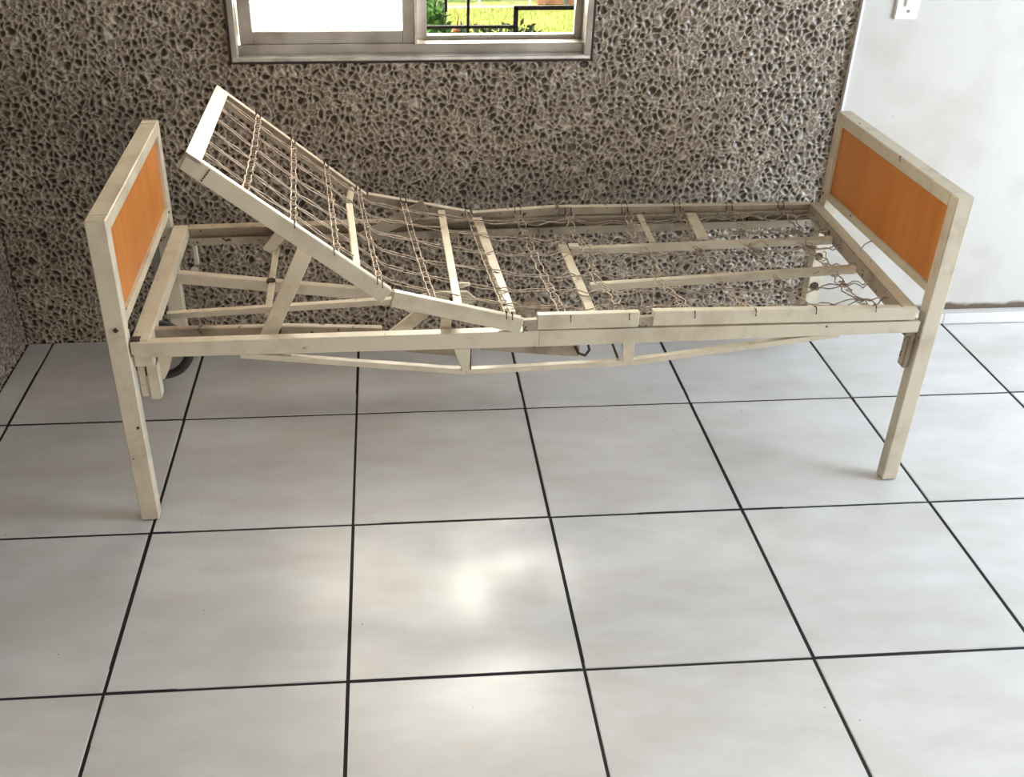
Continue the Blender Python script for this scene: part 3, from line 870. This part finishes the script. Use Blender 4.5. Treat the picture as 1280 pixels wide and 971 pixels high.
bm = B(); tube(bm, [(0, 0, 1.06), (-.02, 0, 1.09), (-.030, 0, 1.12)], [.006, .012, .003], 7); tube(bm, [(0, 0, 1.11), (.004, 0, 1.13), (.010, 0, 1.15)], [.008, .014, .004], 7); obj('leaf', bm, M['leaf_red'], e)
e = empty('tree_stump', (.87, 3.0, GZ)); tag(e, 'grey barked stump standing behind the leafy shrub', 'tree stump')
bm = B(); tube(bm, [(0, 0, 0), (0, 0, .5), (.005, 0, .93), (0, 0, .965)], [.085, .078, .080, .074], 14); obj('trunk', bm, M['bark'], e)
bm = B()
for k in range(14):
    a = k * .45; tube(bm, [(.07 * math.cos(a), .07 * math.sin(a), .955), (.085 * math.cos(a), .085 * math.sin(a), .985)], [.012, .005], 5)
obj('moss', bm, M['leaf_dark'], e)
# window grille: square iron bars on the outside of the wall
gr = empty('window_grille', (.735, 1.24, .93)); tag(gr, 'black iron bars outside the clear window pane', 'window grille')
def gbar(x0, x1, z0, z1, t=.005):
    if x1 - x0 < .02: x0 -= .001; x1 += .001
    else: z0 -= .0012; z1 += .0012
    b_ = B(); box(b_, x0 - .735, x1 - .735, -t, t, z0 - .93, z1 - .93, .001); obj('bar', b_, M['iron'], gr)
gbar(.846, .853, 1.066, 2.0)
gbar(.918, .925, .955, 2.0)
gbar(.56, 1.076, 1.0145, 1.0215)
gbar(1.070, 1.083, .955, 1.080)
gbar(1.070, 1.36, 1.071, 1.082)
gbar(.56, 1.36, .948, .957)
gbar(.56, .569, .93, 2.0); gbar(1.352, 1.362, .93, 2.0)
for zz in (.95, 1.95):
    for xx in (.5645, 1.357):
        b_ = B(); box(b_, xx - .735 - .004, xx - .735 + .004, -.05, 0, zz - .93 - .004, zz - .93 + .004); obj('fixing', b_, M['iron'], gr)
# far garden
bx = [(1.0, 8.05), (1.70, 8.05), (1.33, 8.65), (.34, 8.05), (2.3, 9.0), (-0.4, 8.1), (3.6, 9.0)]
lb = ['pale green bush far left beyond the curb', 'bush beyond the curb next to the terracotta wall', 'bush standing behind the gap between the first two curb bushes',
      'bush beyond the curb hidden by the sash stile', 'bush behind the terracotta wall', 'leftmost garden bush behind the frosted leaf', 'rightmost garden bush past the ochre wall']
for i, (x, y) in enumerate(bx):
    foliage('garden_bush', (x, y, .12), (.30, .28, .36), 900, .07, M['leaf_far'], 40 + i, lb[i], 'bush', 'bushes beyond the lawn curb')
bm = B(); box(bm, 2.10, 2.50, 7.76, 7.86, GZ, .6, .01); tag(obj('low_wall', bm, M['terracotta']), 'terracotta wall at the top right of the view outside', 'wall')
bm = B(); box(bm, 2.50, 3.4, 7.78, 7.88, GZ, .6, .01); tag(obj('low_wall', bm, M['ochre']), 'ochre wall at the far right of the view outside', 'wall')
for x, lab in ((1.54, 'thin white stake by the curb, left of the two'), (2.02, 'thin white stake by the curb next to the terracotta wall')):
    b_ = B(); tube(b_, [(x, 7.70, GZ), (x, 7.70, .25)], .012, 8); tag(obj('garden_stake', b_, M['curb']), lab, 'stake')
e = empty('young_tree', (2.36, 7.735, GZ)); tag(e, 'slim young tree just past the curb in front of the ochre wall', 'tree')
bm = B(); tube(bm, [(0, 0, 0), (.01, 0, .5), (0, 0, 1.3)], [.026, .020, .014], 8); obj('trunk', bm, M['bark'], e)
bm = B()
for k in range(60):
    a = k * 2.4; z = 1.0 + (k % 12) * .05; p = Vector((.18 * math.cos(a), .18 * math.sin(a), z))
    bm.faces.new([bm.verts.new(p), bm.verts.new(p + Vector((.04, .02, .03))), bm.verts.new(p + Vector((.07, -.01, .05))), bm.verts.new(p + Vector((.03, -.03, .02)))])
obj('foliage', bm, M['leaf'], e)
